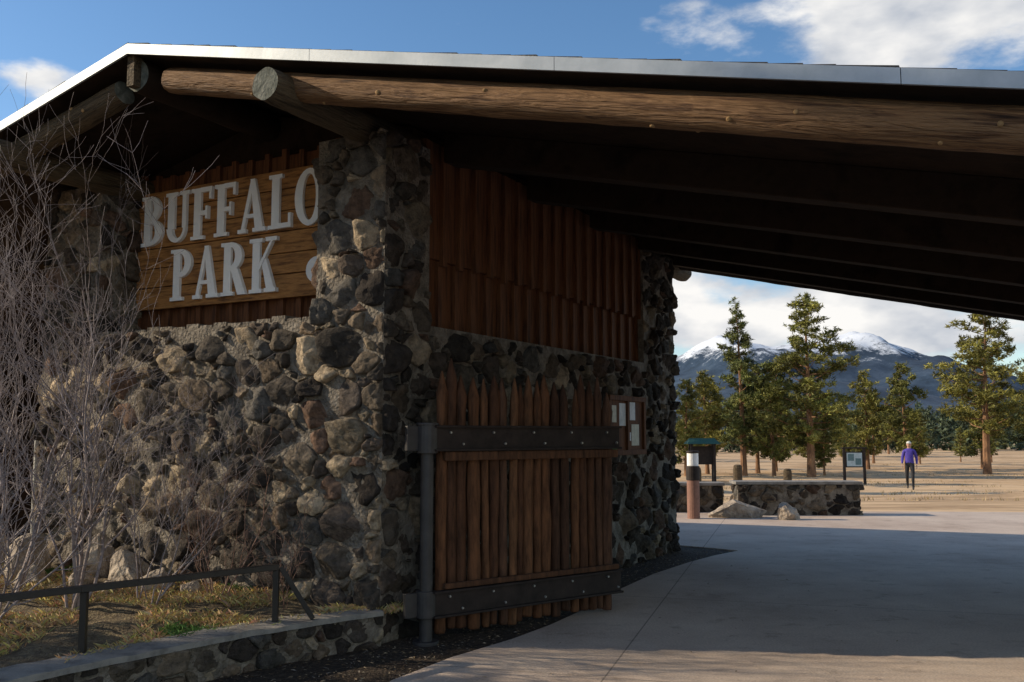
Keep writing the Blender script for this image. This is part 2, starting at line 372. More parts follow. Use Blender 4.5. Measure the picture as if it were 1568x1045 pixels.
log('rear_rafter_log',W(-1.5,7.25,lz(-1.5)),W(9.1,7.25,lz(9.1)),.105,.13,seed=3,mat=M_dark,knots=False)
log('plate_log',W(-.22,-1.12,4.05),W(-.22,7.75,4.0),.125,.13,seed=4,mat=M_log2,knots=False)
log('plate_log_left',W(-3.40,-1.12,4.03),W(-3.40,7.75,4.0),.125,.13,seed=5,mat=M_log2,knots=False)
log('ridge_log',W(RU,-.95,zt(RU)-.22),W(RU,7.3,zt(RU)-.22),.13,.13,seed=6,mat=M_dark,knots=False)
rf=Acc()
for v0 in (.75,2.25,3.75,5.2,6.5):
    for a,b2 in ((0.05,9.1),(-8.9,-4.2)):
        rf.hexa([W(a,v0,zt(a)-.34),W(b2,v0,zt(b2)-.34),W(b2,v0+.2,zt(b2)-.34),W(a,v0+.2,zt(a)-.34),W(a,v0,zt(a)-.07),W(b2,v0,zt(b2)-.07),W(b2,v0+.2,zt(b2)-.07),W(a,v0+.2,zt(a)-.07)])
rf.build('roof_rafters',M_dark,B,bevel=.01)
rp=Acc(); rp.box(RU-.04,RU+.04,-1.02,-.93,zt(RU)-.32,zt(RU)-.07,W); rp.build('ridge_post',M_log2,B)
st2=Acc()
for (v0,v1) in ((0,.8),(5.7,6.6)):
    masonry(st2,v1-v0,2.3,plane(W(7.8,v0,0),V,Z,-U),seed=20,tries=900)
    masonry(st2,.8,2.3,plane(W(7.8,v0,0),U,Z,-V),seed=21,tries=900)
st2.build('drive_pier_stones',M_stone,B,smooth=True)
c2=Acc(); c2.box(7.8,8.6,0,.8,0,2.3,W); c2.box(7.8,8.6,5.7,6.6,0,2.3,W); c2.build('drive_pier_core',M_mortar,B)
ls=Acc(); u0=-8.8
while u0<-4.25:
    ls.hexa([W(u0,2.6,1.35),W(u0+.24,2.6,1.35),W(u0+.24,2.64,1.35),W(u0,2.64,1.35),W(u0,2.6,zt(u0)-.08),W(u0+.24,2.6,zt(u0+.24)-.08),W(u0+.24,2.64,zt(u0+.24)-.08),W(u0,2.64,zt(u0)-.08)]); u0+=.25
ls.box(-8.6,-8.0,2.0,2.59,0,2.9,W); ls.build('left_wing_screen',M_dark,B)

# ---------------------------------------------------------------- sign
SG=empty('park_sign')
pl=Acc(); zz=2.80
for hgt in (.22,.19,.2,.19,.2,.18):
    pl.box(-3.38,-.71,.41+random.uniform(0,.008),.455,zz,zz+hgt-.008,W); zz+=hgt
pl.build('sign_planks',M_signwood,SG,bevel=.006)
def ring(cx,cy,rx,ry,ix,iy,a0,a1,n=14,icx=None):
    out=[]; icx=cx if icx is None else icx
    for i in range(n):
        t0=math.radians(a0+(a1-a0)*i/n); t1=math.radians(a0+(a1-a0)*(i+1)/n)
        out.append([(icx+ix*math.cos(t0),cy+iy*math.sin(t0)),(cx+rx*math.cos(t0),cy+ry*math.sin(t0)),(cx+rx*math.cos(t1),cy+ry*math.sin(t1)),(icx+ix*math.cos(t1),cy+iy*math.sin(t1))])
    return [('strip',out)]
def rc(x0,x1,y0,y1): return [('p',[(x0,y0),(x1,y0),(x1,y1),(x0,y1)])]
def pg(*p): return [('p',list(p))]
s_=.07
GL={
'B':(.62,rc(.07,.25,0,1)+rc(0,.07,0,s_)+rc(0,.07,1-s_,1)+ring(.25,.745,.27,.255,.10,.175,-90,90)+ring(.25,.265,.35,.265,.15,.19,-90,90)),
'U':(.64,rc(.06,.24,.28,1)+rc(0,.31,1-s_,1)+rc(.46,.56,.28,1)+rc(.39,.64,1-s_,1)+ring(.31,.28,.25,.28,.15,.20,180,360,icx=.35)),
'F':(.56,rc(.07,.25,0,1)+rc(0,.34,0,s_)+rc(0,.07,1-s_,1)+rc(.25,.54,.91,1)+rc(.48,.54,.76,.91)+rc(.25,.42,.46,.545)+rc(.40,.45,.38,.63)),
'A':(.68,pg((.05,0),(.13,0),(.34,.86),(.29,1.0))+pg((.42,0),(.62,0),(.39,1.0),(.28,1.0))+rc(.16,.47,.27,.34)+rc(0,.2,-.003,s_)+rc(.37,.68,-.003,s_)),
'L':(.56,rc(.07,.25,0,1)+rc(0,.32,1-s_,1)+rc(0,.07,0,s_)+rc(.25,.54,0,.09)+rc(.48,.54,.09,.26)),
'O':(.66,ring(.33,.5,.33,.52,.15,.42,0,360,28)),
'P':(.58,rc(.07,.25,0,1)+rc(0,.34,0,s_)+rc(0,.07,1-s_,1)+ring(.25,.72,.32,.28,.14,.19,-90,90)),
'R':(.68,rc(.07,.25,0,1)+rc(0,.32,0,s_)+rc(0,.07,1-s_,1)+ring(.25,.73,.3,.27,.12,.18,-90,90)+pg((.46,0),(.66,0),(.44,.5),(.27,.48))),
'K':(.68,rc(.07,.25,0,1)+rc(0,.32,0,s_)+rc(0,.32,1-s_,1)+pg((.25,.40),(.25,.52),(.56,1.0),(.62,1.0))+pg((.46,0),(.66,0),(.42,.62),(.33,.50))+rc(.41,.68,1-s_,1.004)+rc(.4,.68,-.004,s_)),
}
le=Acc()
def text(txt,u0,u1,z0,cap):
    tot=sum(GL[c][0] for c in txt)+.05*(len(txt)-1); sx=(u1-u0)/tot; x=u0
    for ch in txt:
        w,parts=GL[ch]; k=0
        for kind,dat in parts:
            polys=dat if kind=='strip' else [dat]; fr=.385-.0025*k; k+=1
            for p in polys:
                n=len(p); P=[(x+q[0]*sx,z0+q[1]*cap) for q in p]
                vs=[W(a,fr,c) for a,c in P]+[W(a,.412,c) for a,c in P]
                le.add(vs,[tuple(range(n)),tuple(range(2*n-1,n-1,-1))]+[(i,(i+1)%n,n+(i+1)%n,n+i) for i in range(n)])
        x+=(w+.05)*sx
text('BUFFALO',-3.30,-.96,3.43,.50)
text('PARK',-2.86,-1.49,2.86,.50)
k=ring(0,0,1,1,.35,.35,0,360,20)[0][1]
for p in k:
    P=[(-1.02+q[0]*.13,3.02+q[1]*.12) for q in p]; vs=[W(a,.385,c) for a,c in P]+[W(a,.412,c) for a,c in P]
    le.add(vs,[(0,1,2,3),(7,6,5,4)]+[(i,(i+1)%4,4+(i+1)%4,4+i) for i in range(4)])
le.build('sign_letters',M_letter,SG)

# ---------------------------------------------------------------- notice board
NBE=empty('notice_board')
nb=Acc(); nb.box(.004,.02,NB[0]+.02,NB[1]-.02,NB[2]+.02,NB[3]-.02,W)
for a in ((NB[0],NB[1],NB[2],NB[2]+.06),(NB[0],NB[1],NB[3]-.06,NB[3])): nb.box(.003,.055,a[0],a[1],a[2],a[3],W)
for a in (NB[0]+.0,(NB[0]+NB[1])/2-.03,NB[1]-.06): nb.box(.003,.05,a,a+.06,NB[2]+.061,NB[3]-.061,W)
nb.build('board_frame',M_board,NBE,bevel=.003)
for nm,mt,v0,w,z0,h in (('paper_sheet',M_paper,4.62,.2,1.68,.27),('green_flyer',M_green,4.38,.17,1.40,.25),('notice_sheet',M_cream,4.38,.15,1.72,.2),('paper_sheet_b',M_paper,4.95,.17,1.75,.22),('notice_sheet_b',M_cream,5.0,.24,1.44,.26),('paper_sheet_c',M_paper,4.93,.05,1.5,.1)):
    a=Acc(); a.box(.021,.024,v0,v0+w,z0,z0+h,W); a.build(nm,mt,NBE)

# ---------------------------------------------------------------- gate
G=empty('log_gate')
g0=Vector(W(.27,.2,0)); g1=Vector(W(1.04,2.0,0)); gd=(g1-g0); GLn=gd.length; gd.normalize(); gn=Vector((gd.y,-gd.x,0))
if gn.dot(-g0)<0: gn=-gn
def GP(s,n,z): p=g0+gd*s+gn*n; return (p.x,p.y,z)
pk=Acc(); s=.14; i=0
while s<GLn+.03:
    r=random.uniform(.034,.052); top=2.15-.10*(s/GLn)+random.uniform(-.10,.06); bot=.05+random.uniform(0,.05)
    c=random.choice([(.125,.055,.026),(.085,.038,.02),(.16,.075,.036),(.065,.032,.019),(.135,.062,.03),(.10,.05,.03)])
    nn=random.uniform(-.015,.015); lean=random.uniform(-.014,.014); off=random.uniform(0,9)
    vs=[];fs=[];K=12;hb=top-.19-bot;zs=[bot,bot+.02]+[bot+.02+hb*q/12 for q in range(1,13)]+[top-.07,top]
    rs=[r*.9]+[r*random.uniform(.9,1.07) for _ in range(13)]+[r*.50,.006]
    for q,(zq,rq) in enumerate(zip(zs,rs)):
        for k in range(K):
            t=2*math.pi*k/K; rr=rq*(1+.28*noise.noise(Vector((math.cos(t)*1.5+off,math.sin(t)*1.5,zq*2.2))))
            vs.append(GP(s+lean*zq+math.cos(t)*rr,nn+math.sin(t)*rr,zq))
    for q in range(len(zs)-1):
        for k in range(K): fs.append((q*K+k,q*K+(k+1)%K,(q+1)*K+(k+1)%K,(q+1)*K+k))
    fs.append(tuple(range(K)));fs.append(tuple((len(zs)-1)*K+k for k in range(K)))
    pk.add(vs,fs,c); s+=r*2*random.uniform(1.05,1.25); i+=1
pk.build('log_pickets',M_picket,G,smooth=True)
bm_=Acc()
for z0,z1 in ((1.455,1.655),(.20,.40)):
    bm_.box(.02,GLn+.03,.062,.085,z0,z1,GP)
    bm_.box(.02,GLn+.03,.085,.12,z0,z0+.018,GP); bm_.box(.02,GLn+.03,.085,.12,z1-.018,z1,GP)
    bm_.box(.02,GLn+.03,-.085,-.062,z0,z1,GP)
bm_.build('channel_beams',M_steel,G,bevel=.003)
pw=Acc(); pw.box(.12,GLn,.061,.10,1.38,1.452,GP,col=(.09,.042,.022)); pw.box(.12,GLn,.061,.10,.405,.45,GP,col=(.09,.042,.022)); pw.build('wood_rails',M_picket,G,bevel=.008)
bo=Acc()
for z in (1.60,1.51,.35,.25):
    for k in range(5):
        s=.17+k*(GLn-.3)/4+ (.12 if z in(1.51,.25) else 0)
        if s<GLn: p=Vector(GP(s,.086,z)); bo.tube([p,p+gn*.014],[.011,.009],8)
bo.build('bolts',M_bolt,G)
po=Acc()
po.tube([GP(0,.02,-.1),GP(0,.02,1.45)],[.05,.05],20)
for z0,z1,r in ((1.44,1.66,.082),(.20,.40,.078),(1.655,1.675,.088),(0.0,.03,.1)): po.tube([GP(0,.02,z0),GP(0,.02,z1)],[r,r],20)
for z0,z1 in ((1.46,1.65),(.21,.39)): po.box(-.18,0,-.02,.02,z0,z1,GP)
po.build('pivot_post',M_post,G,bevel=.004)

# ---------------------------------------------------------------- ground
xs=np.concatenate([-np.geomspace(9000,40,26),np.arange(-38,60,.8),np.geomspace(62,9000,26)])
ys=np.concatenate([-np.geomspace(4000,12,18),np.arange(-10,75,.5),np.geomspace(77,9000,26)])
def gz(x,y):
    t=min(1,max(0,(y-20)/16)); t=t*t*(3-2*t); z=-.56*t
    if y>20 : z+= min(1,(y-20)/8)*(.07*noise.noise(Vector((x*.12,y*.2,0)))+.05*noise.noise(Vector((x*.5,y*.7,3))))*(1 if y<120 else 0)
    if y>36: z-= .2*min(1,(y-36)/40)
    z+=(.40+.12*noise.noise(Vector((x*1.3,y*1.3,0))))*math.exp(-((x-18.5)/4.0)**2-((y-27)/1.8)**2)
    return z
ga=Acc(); nx=len(xs); gv=[(x,y,gz(x,y)) for y in ys for x in xs]
ga.add(gv,[(j*nx+i,j*nx+i+1,(j+1)*nx+i+1,(j+1)*nx+i) for j in range(len(ys)-1) for i in range(nx-1)])
ga.build('ground',M_ground,smooth=True,fixn=False)
cp=[(-.95,5.6),(-.77,6.28),(-.43,6.9),(.0,7.5),(.32,8.05),(.68,8.8),(1.05,9.75),(1.6,10.9),(2.2,11.9),(2.62,12.5),(3.05,13.0),(2.75,13.3),(2.2,13.75),(-3,16.6),(-12,21.5),(-12,23),(-2,19.6),(9,19.3),(16,18.6),(30,16),(30,-6),(-4,-6),(-2.6,0),(-1.5,3.5)]
a=Acc(); a.add([(x,y,-.05) for x,y in cp]+[(x,y,.018) for x,y in cp],[tuple(range(len(cp),2*len(cp)))]+[(i,(i+1)%len(cp),len(cp)+(i+1)%len(cp),len(cp)+i) for i in range(len(cp))])
a.build('concrete_driveway',M_conc,fixn=False)
dp=[(-1.0,3),(-.95,5.6),(-.77,6.28),(.32,8.05),(1.05,9.75),(2.2,11.9),(3.2,13.05),(2.2,13.9),(-1.2,7.5),(-1.6,6.75),(-3,5.0),(-4,3)]
a=Acc(); a.add([(x,y,.005) for x,y in dp],[tuple(range(len(dp)))]); a.build('soil_strip',M_soil,fixn=False)

# low retaining wall
LW=empty('low_stone_wall')
path=[Vector(p) for p in ((-.98,7.30),(-1.35,6.98),(-1.72,6.62),(-2.05,6.22),(-2.38,5.78),(-2.75,5.28),(-3.3,4.6),(-4.2,3.6),(-5.4,2.5))]
Ls=[0]
for i in range(len(path)-1): Ls.append(Ls[-1]+(path[i+1]-path[i]).length)
def pth(s):
    s=max(0,min(Ls[-1]-1e-6,s)); k=max(i for i in range(len(path)-1) if Ls[i]<=s)
    d=(path[k+1]-path[k]); f=(s-Ls[k])/d.length; 
    def nn(i):
        a=path[max(0,i-1)]; c=path[min(len(path)-1,i+1)]; t=(c-a).normalized(); return Vector((-t.y,t.x))
    n=(nn(k)*(1-f)+nn(k+1)*f).normalized(); 
    return path[k]+d*f,n
sgn=1 if pth(1)[1].dot(Vector((1,-.5)))>0 else -1
def PW(s,t,h):
    p,n=pth(s); q=p+n*sgn*h; return (q.x,q.y,t)
HW=.27
a=Acc(); masonry(a,Ls[-1],HW-.035,PW,seed=31,tries=3500,rmin=.04,rmax=.11,depth=.035,bright=1.0); a.build('wall_stones',M_stone,LW,smooth=True)
a=Acc(); c_=Acc(); nseg=40
for i in range(nseg):
    s0=Ls[-1]*i/nseg;s1=Ls[-1]*(i+1)/nseg
    a.hexa([PW(s0,-.05,0),PW(s1,-.05,0),PW(s1,-.05,-.26),PW(s0,-.05,-.26),PW(s0,HW-.03,0),PW(s1,HW-.03,0),PW(s1,HW-.03,-.26),PW(s0,HW-.03,-.26)])
vs=[];fs=[]
for i in range(161):
    s0=Ls[-1]*i/160; j=lambda k:.02*noise.noise(Vector((s0*5,k*3,0)))
    vs+=[PW(s0,HW-.035,.03+j(1)),PW(s0,HW+j(2)*.6,.025+j(1)),PW(s0,HW+.008+j(3)*.6,-.12),PW(s0,HW+j(4)*.6,-.27+j(5)),PW(s0,HW-.035,-.28+j(5))]
for i in range(160):
    for k in range(4): fs.append((i*5+k,(i+1)*5+k,(i+1)*5+k+1,i*5+k+1))
c_.add(vs,fs)
a.build('wall_core',M_mortar,LW); c_.build('wall_cap',M_cap,LW,smooth=False)

# planter bed
bd=Acc(); vs=[];fs=[];GX=60;GY=34
inn=[PW(Ls[-1]*i/GX,0,-.2) for i in range(GX+1)]
out=[]
for i in range(GX+1):
    f=i/GX; out.append((-.9-.872*8.5*f, 7.40+.4895*8.5*f))
for i in range(GX+1):
    for j in range(GY+1):
        f=j/GY; x=inn[i][0]*(1-f)+out[i][0]*f; y=inn[i][1]*(1-f)+out[i][1]*f
        z=.245+.05*noise.noise(Vector((x*2,y*2,0)))*min(1,f*6)+.03*noise.noise(Vector((x*9,y*9,0)))*min(1,f*6)+.10*f*min(1,i/20)
        vs.append((x,y,z))
for i in range(GX):
    for j in range(GY): fs.append((i*(GY+1)+j,(i+1)*(GY+1)+j,(i+1)*(GY+1)+j+1,i*(GY+1)+j+1))
bd.add(vs,fs); bd.build('planting_bed',M_bed,smooth=True)
BV=vs
gr=Acc()
for k in range(6200):
    q=random.choice(BV[:int(len(BV)*.7)]); bx=q[0]+random.uniform(-.08,.08); by=q[1]+random.uniform(-.08,.08)
    dens=noise.noise(Vector((bx*1.6,by*1.6,5)))
    if dens<-.1: continue
    grn=noise.noise(Vector((bx*1.3+8,by*1.3,2)))>.38
    for b_ in range(6):
        h=random.uniform(.012,.05); an=random.uniform(0,6.28); ln=random.uniform(.3,2.2)*h; w=.0022
        c=(random.uniform(.07,.12),random.uniform(.14,.2),.04) if grn else (random.uniform(.35,.55),random.uniform(.25,.42),random.uniform(.10,.2))
        x=bx+random.uniform(-.03,.03); y=by+random.uniform(-.03,.03); dx=math.cos(an);dy=math.sin(an)
        gr.add([(x-dy*w,y+dx*w,q[2]-.01),(x+dy*w,y-dx*w,q[2]-.01),(x+dx*ln*.4+dy*w*.7,y+dy*ln*.4-dx*w*.7,q[2]+h*.6),(x+dx*ln,y+dy*ln,q[2]+h)],[(0,1,2),(0,2,3)],c)
gr.build('dry_grass',M_grass,fixn=False)
fg=Acc()
for k in range(3600):
    y=22+50*random.random()**1.3; x=y*random.uniform(.1,.75)
    if noise.noise(Vector((x*.10,y*.35,9)))<.16: continue
    z=gz(x,y)
    for b_ in range(4):
        h=random.uniform(.04,.13); an=random.uniform(0,6.28); ln=random.uniform(.2,.9)*h; w=.012
        c=random.choice([(.34,.25,.12),(.24,.18,.08),(.15,.13,.06),(.44,.33,.17)])
        x1=x+random.uniform(-.12,.12); y1=y+random.uniform(-.12,.12); dx=math.cos(an);dy=math.sin(an)
        fg.add([(x1-dy*w,y1+dx*w,z-.02),(x1+dy*w,y1-dx*w,z-.02),(x1+dx*ln,y1+dy*ln,z+h)],[(0,1,2)],c)
fg.build('field_grass',M_grass,fixn=False)
lt=Acc()
def inpoly(x,y,P):
    r=False;j=len(P)-1
    for i in range(len(P)):
        if (P[i][1]>y)!=(P[j][1]>y) and x<(P[j][0]-P[i][0])*(y-P[i][1])/(P[j][1]-P[i][1])+P[i][0]: r=not r
        j=i
    return r
cnt=0
while cnt<6500:
    x=random.uniform(-3.2,3.2);y=random.uniform(4,13.6)
    if not inpoly(x,y,dp): 
        if random.random()>.006 or not inpoly(x,y,cp): continue
        z=.022
    else: z=.01
    s=random.uniform(.006,.022); an=random.uniform(0,6.28); c=random.choice([(.16,.11,.06),(.28,.2,.12),(.09,.06,.04),(.34,.27,.18),(.2,.17,.14)])
    dx,dy=math.cos(an)*s,math.sin(an)*s; e=random.uniform(.1,.5)
    lt.add([(x-dx,y-dy,z),(x+dy*e,y-dx*e,z+s*.5*random.random()),(x+dx,y+dy,z+s*.4*random.random()),(x-dy*e,y+dx*e,z+.003)],[(0,1,2,3)],c); cnt+=1
lt.build('leaf_litter',M_grass,fixn=False)

def boulder(c,size,seed,name='boulder',rot=0):
    bm=bmesh.new(); bmesh.ops.create_icosphere(bm,subdivisions=4,radius=1)
    R=random.Random(seed); pls=[(Vector((R.uniform(-1,1),R.uniform(-1,1),R.uniform(-.4,1))).normalized(),R.uniform(.5,.8)) for _ in range(13)]
    for v_ in bm.verts:
        p=v_.co.copy()
        for n_,d_ in pls:
            q=p.dot(n_)-d_
            if q>0: p-=n_*q*.95
        p*=1+.09*noise.noise(v_.co*2.5+Vector((seed,0,0)))+.03*noise.noise(v_.co*8)
        v_.co=Vector((p.x*size[0],p.y*size[1],p.z*size[2]))
    me=bpy.data.meshes.new(name); bm.to_mesh(me); bm.free(); me.materials.append(M_boulder)
    ob=bpy.data.objects.new(name,me); ob.location=c; ob.rotation_euler=(0,0,rot); link(ob)
for (u,v_,s,z) in ((-2.45,-.30,(.27,.2,.24),.38),(-2.02,-.36,(.20,.17,.17),.35),(-2.9,-.30,(.24,.2,.32),.42),(-3.6,-.45,(.34,.25,.36),.45),(-2.7,-.58,(.17,.14,.13),.34),(-4.6,-.2,(.32,.26,.34),.45),(-3.2,-.7,(.2,.15,.15),.35),(-2.3,-.62,(.13,.12,.10),.32),(-1.7,-.3,(.12,.11,.09),.32),(-4.1,-.7,(.3,.22,.24),.4)):
    boulder(W(u,v_,z),s,int(abs(u)*100),rot=u*3)
boulder((5.05,17.6,.14),(.28,.22,.2),5); boulder((4.2,18.0,.14),(.55,.3,.26),9)
boulder((8.6,28,-.1),(.5,.4,.3),11); boulder((10.6,33,-.35),(.5,.4,.35),12)

HR=empty('handrail'); hr=Acc()
rl=[(-1.66,6.84),(-2.62,5.88),(-3.9,4.6)]
def rbox(p,q,w,h):
    p=Vector(p);q=Vector(q);d=(q-p).normalized(); s_=d.cross(Vector((0,0,1)))
    s_=s_.normalized() if s_.length>.1 else Vector((1,0,0)); t=s_.cross(d).normalized()
    hr.hexa([p-s_*w-t*h,p+s_*w-t*h,p+s_*w+t*h,p-s_*w+t*h,q-s_*w-t*h,q+s_*w-t*h,q+s_*w+t*h,q-s_*w+t*h])
zr=.655
for i in range(2): rbox((*rl[i],zr),(*rl[i+1],zr),.025,.02)
for p in ((-1.665,6.835),(-2.6,5.9),(-3.6,4.9)): rbox((p[0],p[1],.25),(p[0],p[1],zr-.021),.02,.02)
rbox((-1.64,6.86,zr-.005),(-1.42,6.93,.28),.018,.018)
hr.build('rail_bars',M_black,HR,bevel=.003)

# ---------------------------------------------------------------- shrubs
def shrub(name,base,stems,height,spread,mat,seed,r0=.014,lv=4,den=4.6,tw=.0012):
    R=random.Random(seed); cu=bpy.data.curves.new(name,'CURVE'); cu.dimensions='3D'; cu.bevel_depth=1; cu.bevel_resolution=0; cu.materials.append(mat)
    def br(p,d,L,r,level):
        n=max(3,int(L/.08)); pts=[p.copy()]; rad=[r]; dirs=[d.copy()]
        for i in range(n):
            d=(d+Vector((R.uniform(-1,1),R.uniform(-1,1),R.uniform(-.6,1)))*.2+Vector((0,0,.03))).normalized()
            p=p+d*L/n; pts.append(p.copy()); rad.append(max(tw,r*(1-.75*(i+1)/n))); dirs.append(d.copy())
        sp=cu.splines.new('POLY'); sp.points.add(len(pts)-1)
        for q,(a_,b_) in enumerate(zip(pts,rad)): sp.points[q].co=(*a_,1); sp.points[q].radius=b_
        if level<=0: return
        nc=max(2,int(L*den))
        for _ in range(nc):
            k=R.randint(max(1,int(n*.25)),n); dd=dirs[k]; o=dd.orthogonal().normalized(); o.rotate(Matrix.Rotation(R.uniform(0,6.28),3,dd))
            nd=(dd*R.uniform(.7,1.1)+o*R.uniform(.5,.95)).normalized()
            br(pts[k],nd,L*R.uniform(.3,.6),max(tw*1.2,rad[k]*.65),level-1)
    for s in range(stems):
        an=R.uniform(0,6.28); d=Vector((math.cos(an)*spread*R.uniform(.2,1),math.sin(an)*spread*R.uniform(.2,1),1)).normalized()
        br(Vector(base)+Vector((math.cos(an),math.sin(an),0))*.06,d,height*R.uniform(.6,1),r0*R.uniform(.7,1.1),lv-1)
    ob=bpy.data.objects.new(name,cu); link(ob)
shrub('bare_shrub',(-3.25,7.25,.22),6,2.3,.45,M_twig,41,r0=.018,den=5.2)
shrub('bare_shrub',(-3.95,7.5,.22),6,3.0,.36,M_twig,42,r0=.018,den=4.0)
shrub('bare_shrub',(-3.6,6.6,.22),9,1.6,.75,M_twig,43,den=6.2,r0=.010)
shrub('bare_shrub',(-3.75,5.9,.22),7,1.3,.8,M_twig,47,den=6,r0=.010)
shrub('bare_shrub',(-4.6,8.0,.25),8,2.7,.5,M_twig,48,den=4.4,r0=.013)
shrub('bare_shrub',(-2.35,7.75,.24),7,1.1,.6,M_twigr,44,r0=.008,den=7)
shrub('bare_shrub',(-2.8,7.45,.24),7,1.4,.6,M_twig,45,r0=.009,den=7)
shrub('bare_shrub',(-1.75,7.35,.24),6,.6,.7,M_twigr,46,r0=.005,den=9)

# ---------------------------------------------------------------- pines
def pine_mesh(name,H,cb,R0,nb,seed,dens=1.0,hue=0,round_=.5,K=11):
    rg=np.random.default_rng(seed); a=Acc()
    n=10; bend=rg.uniform(-.015,.015,2); P=[];rr=[]
    for i in range(n+1):
        f=i/n; P.append((bend[0]*H*f*f*3,bend[1]*H*f*f*3,H*.97*f-.1*(i==0))); rr.append(max(.012,H*.021*(1-f)**.85+(.03 if i==0 else 0)))
    a.tube(P,rr,8,mi=1)
    cen=[];cs=[]
    lob=rg.uniform(0,6.28); 
    for k in range(nb):
        f=cb+(1-cb)*(k+rg.uniform(0,.9))/nb; z=H*f; g_=(f-cb)/(1-cb)
        prof=(math.sin(math.pi*min(1,(.30+.70*g_)))**.8)*(1-g_*.25) if round_>.5 else (1-g_)**.6*min(1,.55+g_*3)
        an=k*2.4+rg.uniform(-.8,.8)
        irr=1+.17*math.sin(an+lob+g_*7)+.16*math.sin(g_*19+lob)
        L=R0*max(.15,prof)*rg.uniform(.55,1.2)*irr
        el=rg.uniform(-.15,.3)+g_*.6; bri=rg.uniform(.7,1.25)
        o=np.array([bend[0]*H*f*f*3,bend[1]*H*f*f*3,z]); dv=np.array([math.cos(an)*math.cos(el),math.sin(an)*math.cos(el),math.sin(el)])
        m_=o+dv*L*.5-np.array([0,0,L*.05]); e=o+dv*L+np.array([0,0,L*.10])
        a.tube([o,m_,e],[max(.012,L*.022),max(.01,L*.014),.005],5,mi=1,cap=False)
        nt_=max(4,int(L*14*dens)); ncl=max(2,int(L*3.2))
        cls=[(rg.uniform(.35,1.05)) for _ in range(ncl)]+[1.0]
        offs=[np.array([rg.normal(0,.15*L),rg.normal(0,.15*L),rg.normal(.03,.05*L)]) for _ in cls]
        for q in range(nt_):
            ci=rg.integers(0,len(cls)); t=cls[ci]; c=o*(1-t)+e*t+offs[ci]
            wid=.09+.045*L
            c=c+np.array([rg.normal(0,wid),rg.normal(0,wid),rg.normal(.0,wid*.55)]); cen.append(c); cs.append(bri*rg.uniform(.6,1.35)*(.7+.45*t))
    cen=np.array(cen); cs=np.array(cs); M_=len(cen)
    d=rg.normal(size=(M_,K,3)); d[:,:,2]=d[:,:,2]*.7+.35; d/=np.linalg.norm(d,axis=2,keepdims=True)
    l=rg.uniform(.12,.24,(M_,K,1))*(.75+H/30); pr=np.cross(d,rg.normal(size=(M_,K,3))); pr/=np.linalg.norm(pr,axis=2,keepdims=True)
    w=.022+.014*rg.random((M_,K,1)); c0=cen[:,None,:]+rg.normal(0,.04,(M_,K,3))
    tri=np.stack([c0+pr*w,c0-pr*w,c0+d*l],axis=2).reshape(-1,3)
    o=len(a.v); nT=len(tri)//3
    base=np.array([(.155,.155,.038),(.115,.13,.038),(.18,.168,.038)])[hue%3]
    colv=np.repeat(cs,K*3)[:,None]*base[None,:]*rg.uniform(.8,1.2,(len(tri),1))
    vts=np.vstack([np.array(a.v),tri]); fcs=a.f+[(o+3*i,o+3*i+1,o+3*i+2) for i in range(nT)]
    cols=np.vstack([np.ones((o,3)),colv]); me=bpy.data.meshes.new(name); me.from_pydata(vts.tolist(),[],fcs)
    at=me.color_attributes.new('Col','FLOAT_COLOR','POINT'); at.data.foreach_set('color',np.hstack([cols,np.ones((len(cols),1))]).astype(np.float32).ravel())
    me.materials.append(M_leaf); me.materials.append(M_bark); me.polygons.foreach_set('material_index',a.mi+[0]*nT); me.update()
    return me
PM=[pine_mesh('pine_a',9,.17,1.95,66,21,1.9,0,.9),pine_mesh('pine_b',9,.15,1.25,60,2,2.2,1,.9),pine_mesh('pine_c',9,.22,2.35,54,3,1.8,2,.9),pine_mesh('pine_d',6,.12,1.3,50,4,2.0,2,.1),pine_mesh('pine_e',6,.14,1.5,46,5,2.0,0,.9),
    pine_mesh('pine_f',9,.22,1.9,40,16,1.7,2,.9)]
HH=[9,9,9,6,6,9]
def tree(k,x,y,H,rot=None,sx=1):
    ob=bpy.data.objects.new('pine_tree',PM[k]); s=H/HH[k]; ob.scale=(s*sx,s*sx,s); ob.location=(x,y,gz(x,y)-.05); ob.rotation_euler=(0,0,random.uniform(0,6.28) if rot is None else rot); link(ob)
tree(1,12.1,50,9.1,sx=.95);tree(0,15.0,48,9.2,sx=1.1);tree(4,15.4,56,6.3);tree(3,22.3,60,6.2);tree(4,23.9,58,6.4);tree(2,25.8,52,9.4,sx=1.1);tree(5,25.9,45,8.0)
tree(3,12.6,60,5.8);tree(4,8.9,49,4.9);tree(3,10.6,52,5.6);tree(4,13.6,53,6.0);tree(4,17.0,54,5.8);tree(3,20.5,66,4.6);tree(4,29.5,60,6.0);tree(1,33,60,9);tree(0,36,55,9.5)
tree(4,16.3,50,3.2);tree(3,27.2,72,5.2);tree(4,13.4,49,5.6,sx=.9)
for k in range(30):
    y=random.uniform(68,105); x=y*random.uniform(.14,.75); tree(random.choice([0,3,4,5]),x,y,random.uniform(3.0,5.0)*(y/85))
for (k,x,y,H) in ((0,-12,4.2,11),(2,-13.5,1.0,12),(2,-9.5,5.6,6.5),(0,-18,5.6,13),(2,-20,2.0,13),(2,-11,-2.5,11),(0,-21,-2,14),(2,-15,-6,12),
    (1,3.2,35,8.5),(0,0.5,42,9),(5,4.6,48,9),(4,-1,30,5)): tree(k,x,y,H)
